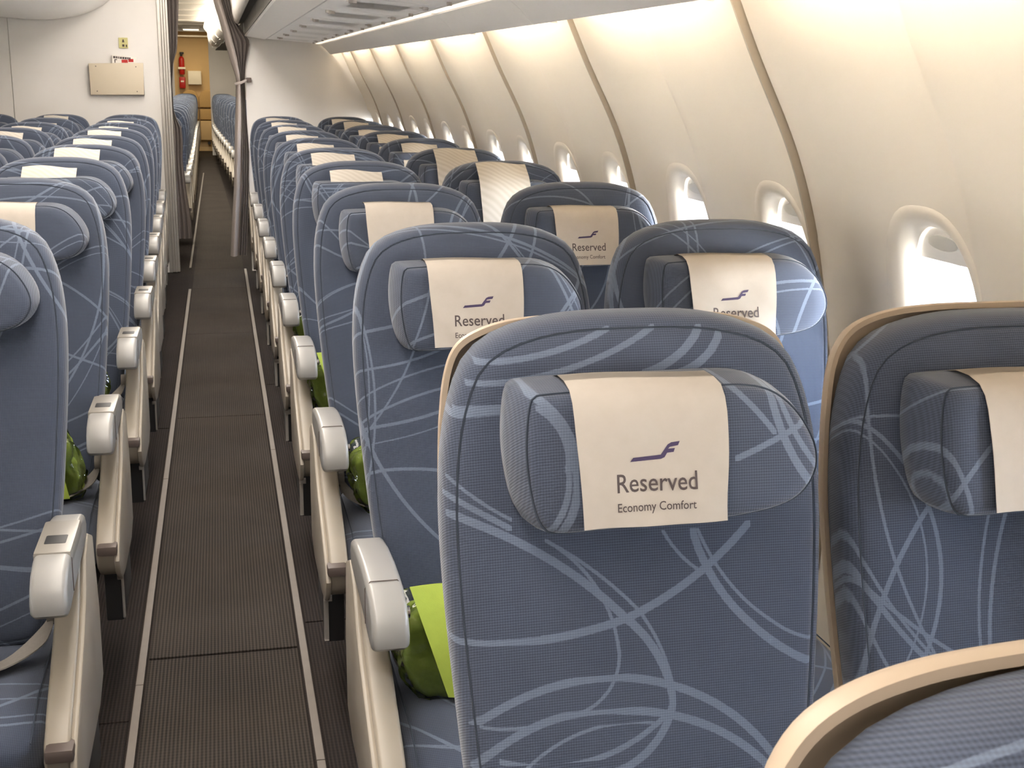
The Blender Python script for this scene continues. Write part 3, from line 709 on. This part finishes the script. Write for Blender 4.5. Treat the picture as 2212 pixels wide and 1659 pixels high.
# ------------------------------------------------------------------ things on the bulkhead
pk = thing('literature_pocket', 'beige literature pocket on the white bulkhead, left of the aisle doorway', 'pocket', (-0.685, YB, 1.385))
m = MB(); m.prism([(-0.183, 0.104), (0.187, 0.112), (0.181, -0.107), (-0.181, -0.112)], 'y', -0.045, -0.035, 0.004, 2); m.build('front_board', M['pocket'], pk, 30)
m = MB(); m.box(-0.183, -0.174, -0.036, 0, -0.11, 0.10, 0.002); m.box(0.174, 0.183, -0.036, 0, -0.11, 0.10, 0.002); m.box(-0.18, 0.18, -0.038, 0, -0.113, -0.104, 0.002); m.build('pocket_sides', M['brown'], pk, 0)
for x, z in ((0.135, 0.085), (0.135, -0.085), (-0.135, 0.085), (-0.135, -0.085)):
    m = MB(); m.cyl((x, -0.047, z), (x, -0.044, z), 0.004); m.build('rivet', M['brown'], pk, 40)
mg = thing('newspaper', 'folded newspaper with red print sticking out of the beige pocket', 'newspaper', (-0.625, YB, 1.42))
m = MB(); m.prism([(-0.085, -0.12), (0.082, -0.12), (0.08, 0.118), (-0.085, 0.128)], 'y', -0.030, -0.012, 0.002, 1); m.build('pages', M['paper'], mg, 0)
m = MB(); x = -0.075
for k, wd in enumerate((0.014, 0.010, 0.006, 0.004, 0.012, 0.014, 0.013, 0.010, 0.009)):
    m.box(x, x+wd, -0.0312, -0.0300, 0.106-0.0009*k, 0.121-0.001*k); x += wd+0.003
m.box(-0.068, -0.062, -0.0312, -0.03, 0.076, 0.100); m.box(-0.062, -0.050, -0.0312, -0.03, 0.094, 0.100); m.build('black_print', M['ink_grey'], mg, 0)
m = MB(); m.box(-0.02, 0.022, -0.0312, -0.03, 0.076, 0.098); m.box(0.026, 0.060, -0.0312, -0.03, 0.082, 0.103); m.build('red_print', M['red'], mg, 0)
sg = thing('wall_sign', 'small yellow-green pictogram sign on the bulkhead above the pocket', 'sign', (-0.628, YB, 1.632))
m = MB(); m.box(-0.031, 0.031, -0.008, 0, -0.036, 0.036, 0.002); m.build('plate', M['sign'], sg, 0)
m = MB(); m.prism([(-0.008, 0.004), (0.008, 0.004), (0.003, 0.024), (-0.003, 0.024)], 'y', -0.0095, -0.0078); m.box(-0.008, 0.007, -0.0095, -0.0078, -0.026, -0.010); m.box(0.016, 0.025, -0.0095, -0.0078, -0.028, -0.012); m.build('pictogram', M['ink_grey'], sg, 0)

# ------------------------------------------------------------------ curtains in the doorway
def curtain(name, label, left, right, mat, folds, depth, y, n=60):
    zs_ = [z for z, x in left]; z0, z1 = min(zs_+[z for z, x in right]), max(zs_)
    L = sorted(left); Rr = sorted(right); m = MB(); rows = []
    for j in range(70):
        z = z0+(z1-z0)*j/69; a, b = interp(z, L), interp(z, Rr); row = []
        for i in range(n+1):
            u = i/n; row.append((a+(b-a)*u, y-depth*abs(math.sin(math.pi*folds*u+0.4*math.sin(z*3)))-0.01*math.sin(z*2.2+u*3), z))
        rows.append(row)
    m.loft(rows, False); m.loft([[(x, yy+0.004, z) for x, yy, z in r] for r in rows], False)
    return m
# right curtain, gathered by its tie
cr = thing('curtain', 'grey curtain tied back on the right side of the aisle doorway', 'curtain', (0, 0, 0), 'doorway curtains')
lf = [(2.3, -0.06), (1.936, -0.001), (1.747, 0.049), (1.54, 0.096), (1.395, 0.139), (1.134, 0.122), (0.634, 0.093), (0.12, 0.048)]
md = [(2.3, 0.02), (1.936, 0.055), (1.747, 0.105), (1.54, 0.150), (1.395, 0.168), (1.134, 0.165), (0.634, 0.150), (0.12, 0.105)]
rt = [(2.3, 0.10), (1.936, 0.118), (1.813, 0.139), (1.656, 0.247), (1.494, 0.208), (1.396, 0.198), (1.134, 0.201), (0.869, 0.212), (0.5, 0.195), (0.12, 0.166)]
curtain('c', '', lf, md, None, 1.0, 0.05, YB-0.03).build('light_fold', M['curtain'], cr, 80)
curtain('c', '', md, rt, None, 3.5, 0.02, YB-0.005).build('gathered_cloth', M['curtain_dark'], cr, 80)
m = MB(); m.tube([(0.13, YB-0.085, 1.36), (0.17, YB-0.095, 1.37), (0.205, YB-0.05, 1.385), (0.21, YB-0.01, 1.39)], 0.010, 8); m.build('tie_band', M['curtain'], cr, 60)
m = MB(); m.box(0.212, 0.246, YB-0.035, YB, 1.372, 1.406, 0.004); m.cyl((0.206, YB-0.03, 1.39), (0.216, YB-0.03, 1.39), 0.01); m.build('wall_clip', M['brown'], cr, 40)
cl = thing('curtain', 'dark curtain drawn back on the left side of the aisle doorway', 'curtain', (0, 0, 0), 'doorway curtains')
lf = [(2.3, -0.325), (1.6, -0.322), (1.2, -0.322), (0.8, -0.325), (0.24, -0.325)]
rt = [(2.3, -0.225), (1.93, -0.239), (1.598, -0.265), (1.492, -0.299), (1.357, -0.312), (1.173, -0.311), (1.10, -0.29), (1.046, -0.262), (0.95, -0.257), (0.826, -0.264), (0.592, -0.249), (0.356, -0.222), (0.24, -0.222)]
curtain('c', '', lf, rt, None, 3.0, 0.02, YB+0.09).build('gathered_cloth', M['curtain_dark'], cl, 80)

# ------------------------------------------------------------------ rear cabin beyond the doorway
YR = 24.9
m = MB(); m.add([(1.15, YB, -0.02), (1.15, YB, 1.55), (0.62, YB, 2.37), (0.40, 26.9, 2.36), (0.85, 26.9, 1.55), (0.85, 26.9, -0.02)], [[0, 1, 4, 5], [1, 2, 3, 4]]); struct('wall_rear_side', m, M['wall'], 0)
m = MB(); m.box(-0.125, 1.3, YR, YR+0.05, 0, 2.35); struct('wall_rear_right', m, M['bulk'], 0)
m = MB(); m.box(-3.2, -0.765, YR, YR+0.05, 0, 2.35); struct('wall_rear_left', m, M['bulk'], 0)
m = MB(); m.box(-3.25, 1.6, 26.5, 26.55, -0.05, 2.4); struct('wall_rear', m, M['tan'], 0)
m = MB(); m.box(-0.8, -0.1, YR-0.05, YR+0.02, 2.27, 2.35); m.box(-0.8, -0.1, 26.3, 26.4, 2.22, 2.25); struct('trim_4', m, M['metal'], 0)
m = MB()
for k in range(9):
    y = 11.0+1.55*k
    m.tube([(-1.2+2.0*i/16, y, 2.345-0.10*(abs(i/16-0.5)*2)**3) for i in range(17)], 0.02, 6)
struct('trim_5', m, M['ceil'], 60)
o = thing('ceiling_lamp', 'lit strip lamp over the rear galley wall', 'lamp', (-0.42, YR-0.3, 2.30)); m = MB(); m.box(-0.14, 0.14, -0.1, 0.1, -0.02, 0.05, 0.01); m.build('diffuser', M['lamp_rear'], o, 30)
m = MB(); m.box(-0.16, 0.16, -0.12, 0.12, 0.0, 0.05, 0.005); m.build('housing', M['metal'], o, 0)
fe = thing('fire_extinguisher', 'red fire extinguisher on the tan rear wall', 'fire extinguisher', (-0.66, 26.5, 1.50))
m = MB(); m.tube([(0, -0.09, 0.0), (0, -0.09, 0.01), (0, -0.09, 0.28), (0, -0.09, 0.32), (0, -0.09, 0.35)], [0.05, 0.055, 0.055, 0.045, 0.02], 16); m.build('cylinder', M['red'], fe, 60)
m = MB(); m.cyl((0, -0.09, 0.34), (0, -0.09, 0.40), 0.022); m.box(-0.03, 0.05, -0.11, -0.07, 0.39, 0.43, 0.004); m.build('valve', M['black'], fe, 40)
m = MB(); m.box(-0.07, 0.07, -0.16, 0.0, 0.10, 0.14, 0.004); m.build('strap', M['white'], fe, 0)
f2 = thing('red_case', 'red emergency case on the tan rear wall under the extinguisher', 'case', (-0.66, 26.5, 1.23)); m = MB(); m.box(-0.06, 0.06, -0.12, 0, 0, 0.22, 0.02); m.build('case', M['red'], f2, 40); m = MB(); m.box(-0.03, 0.03, -0.126, -0.119, 0.12, 0.15, 0.002); m.build('label_plate', M['white'], f2, 0)
wb = thing('wall_box', 'white square box on the tan rear wall', 'box', (-0.42, 26.5, 1.30)); m = MB(); m.box(-0.13, 0.13, -0.14, 0, 0, 0.27, 0.015); m.build('case', M['white'], wb, 40); m = MB(); m.box(-0.12, 0.12, -0.145, -0.138, 0.01, 0.26, 0.006); m.build('lid', M['white'], wb, 40)
for k, (xa, lab) in enumerate(((-0.53, 'left tan folding jump seat on the rear wall'), (-0.19, 'right tan folding jump seat on the rear wall'))):
    js = thing('jump_seat', lab, 'jump seat', (xa, 26.5, 0), 'jump seats on the rear wall')
    m = MB(); m.prism(resamp2([(-0.165, 0.86), (0.165, 0.86), (0.165, 1.05), (0.12, 1.16), (0.05, 1.20), (-0.05, 1.20), (-0.12, 1.16), (-0.165, 1.05)]), 'y', -0.12, -0.01, 0.02, 3); m.build('headrest', M['tan_pad'], js, 40)
    m = MB(); m.box(-0.16, 0.16, -0.14, -0.01, 0.62, 0.83, 0.03); m.build('backrest', M['tan_pad'], js, 40)
    m = MB(); m.box(-0.16, 0.16, -0.17, -0.01, 0.22, 0.60, 0.02); m.build('folded_seat', M['tan'], js, 40)
    m = MB(); m.cyl((0, -0.19, 0.16), (0, -0.01, 0.16), 0.03); m.build('hinge', M['black'], js, 40)
m = MB(); m.box(-0.9, 0.2, 26.42, 26.5, 0.0, 0.09, 0.005); m.box(-0.9, 0.2, 26.46, 26.5, 0.19, 0.215, 0.003); struct('baseboard_rear', m, M['tan'], 0)
# rear bins
rbp = thing('overhead_bin', '', 'overhead bin', (0, 0, 0))
RB = [(p.x, p.y) for p in catmull([(0.0, 2.30, 0), (-0.02, 2.15, 0), (0.0, 2.02, 0), (0.06, 1.95, 0), (0.16, 1.93, 0), (0.9, 1.75, 0), (1.0, 2.0, 0), (1.0, 2.3, 0)], 6, True)]
m = MB(); m.prism(RB, 'y', 0.004, 2.096, 0.01, 2); m.build('bin_body', M['bin'], rbp, 40)
m = MB(); m.box(0.10, 0.6, 0.01, 2.09, 1.885, 1.90, 0.004); m.build('grip_recess', M['dark'], rbp, 0)
remember(rbp)
for k in range(6):
    y = 9.9+2.1*k; x = 0.145-0.265*smoothstep((y-10)/15)
    clone(rbp, (x, y, 0), 'white rounded overhead bin in the rear cabin, %s behind the curtain' % ORD[k], 'rear cabin overhead bins', rz=0.018)
drop(rbp)

# ------------------------------------------------------------------ seats in rows
YROW = [0.395, 1.193, 2.040, 2.910, 3.763, 4.548, 5.372, 6.215, 7.059, 7.902, 8.745]
XR1, XR2 = 0.4066, 0.8434
def xl(n): return -0.474-0.022*max(0, n-5)
hero = make_seat('airline_seat', 'blue patterned aisle seat in the first full row, right of the aisle, large in front', -1, True, 'cloth_back', 'cloth_head', wide='mid')
hero.location = (XR1, YROW[1], 0); hero['group'] = 'airline seats right of the aisle'
pr = make_seat('airline_seat', '', -1, True)
pw = make_seat('airline_seat', '', 0, False)
plf = make_seat('airline_seat', '', 1, False, slot=True)
pm = make_seat('airline_seat', '', 0, False)
prw = make_seat('airline_seat', '', -1, True, wide='wide')
pww = make_seat('airline_seat', '', 0, False, wide='wide')
cv1 = make_cover(True); cv2 = make_cover(False)
pack = make_pack()
rr = random.Random(5)
def shift(): return (rr.uniform(-0.5, 0.5), rr.uniform(-0.5, 0.5))
def rowname(n):
    if n == 0: return 'front row at bottom right'
    if n == 10: return 'last row before the bulkhead'
    return '%s row back' % ORD[n-1]
COVERS = {}
ZP = {(XR1, 4): -0.020, (XR1, 5): -0.012, (XR1, 6): -0.018, (XR2, 4): 0.002, (XR2, 5): 0.003, (XR2, 6): -0.016, (XR2, 7): -0.012}
def cover(x, y, n, where, printed, z=0):
    if not printed: z = ZP.get((x, n), rr.uniform(-0.024, -0.004))
    elif x == XR1 and n == 3: z = 0.012
    c = clone(cv1 if printed else cv2, (x, y, z), '', 'headrest covers', rz=0)
    look = 'cream cover printed Reserved' if printed else 'white wavy paper cover'
    c['label'] = '%s on %s, %s' % (look, where, rowname(n))
    if not printed:
        c.rotation_euler = (0, 0, R(rr.uniform(-1.2, 1.2)))
for n in range(0, 11):
    if n != 1: clone(prw if n == 0 else pr, (XR1, YROW[n], -0.020 if n == 0 else 0), ('grey-blue seat top with beige shell rim at the bottom right corner' if n == 0 else 'blue patterned aisle seat right of the aisle, %s' % rowname(n)), 'airline seats right of the aisle', shift=shift())
    cover(XR1, YROW[n], n, 'the seat right of the aisle', n <= 3, -0.020 if n == 0 else 0)
    if n:
        clone(pww if n == 1 else pw, (XR2, YROW[n], -0.012 if n == 1 else 0), 'blue patterned window seat, %s' % rowname(n), 'airline window seats', shift=shift())
        cover(XR2, YROW[n], n, 'the window seat', n <= 3, -0.012 if n == 1 else 0)
        clone(plf, (xl(n), YROW[n]+0.2127, 0), 'blue patterned aisle seat left of the aisle, %s' % rowname(n), 'airline seats left of the aisle', shift=shift())
        if n > 1: cover(xl(n), YROW[n]+0.2127, n, 'the seat left of the aisle', n <= 3)
    if n >= 5:
        clone(pm, (xl(n)-0.445, YROW[n]+0.2127, 0), 'blue patterned middle seat at the left picture edge, %s' % rowname(n), 'middle seats at the far left', shift=shift())
        cover(xl(n)-0.445, YROW[n]+0.2127, n, 'the middle seat at far left', False)
    if n == 10:
        clone(pm, (xl(n)-0.89, YROW[n]+0.2127, 0), 'blue middle seat at the very left edge, only its corner showing', 'middle seats at the far left', shift=shift())
PK = [(XR1-0.075, YROW[2]-0.235, 0.515, 'green blanket pack on the aisle seat behind the large front seat'),
      (XR1-0.055, YROW[3]-0.215, 0.515, 'green blanket pack peeking past the aisle seat, third full row right of the aisle'),
      (XR1-0.085, YROW[4]-0.215, 0.515, 'green blanket pack beside the armrest, fourth full row right of the aisle'),
      (XR1-0.08, YROW[5]-0.215, 0.515, 'green blanket pack beside the armrest, fifth full row right of the aisle'),
      (XR2-0.09, YROW[2]-0.215, 0.515, 'green blanket pack on the window seat, glimpsed between the two front seats'),
      (xl(2)-0.005, YROW[2]+0.2127-0.26, 0.515, 'green blanket pack at the bottom left edge, beside the grey lap belt'),
      (xl(3)+0.045, YROW[3]+0.2127-0.215, 0.515, 'green blanket pack left of the aisle, third full row from the camera'),
      (xl(4)+0.03, YROW[4]+0.2127-0.215, 0.515, 'green blanket pack left of the aisle, fourth full row from the camera')]
for x, y, z, lab in PK: clone(pack, (x, y, z), lab, 'green blanket packs on the seats', rz=R(rr.uniform(-12, 12)))
for k in range(17):
    y = 10.75+0.84*k; s = smoothstep((y-10)/15)
    clone(plf, (-0.455-0.10*s, y, 0), 'blue seat left of the rear aisle, %s behind the dark curtain' % ORD[k], 'rear cabin seats left of the aisle', shift=shift(), skip=('headrest_bracket', 'underseat_box', 'box_clip'))
    clone(pr, (0.40-0.30*s, y, 0), 'blue seat right of the rear aisle, %s behind the grey curtain' % ORD[k], 'rear cabin seats right of the aisle', shift=shift(), skip=('headrest_bracket', 'underseat_box', 'box_clip'))
for p in (pr, pw, prw, pww, plf, pm, cv1, cv2, pack): drop(p)
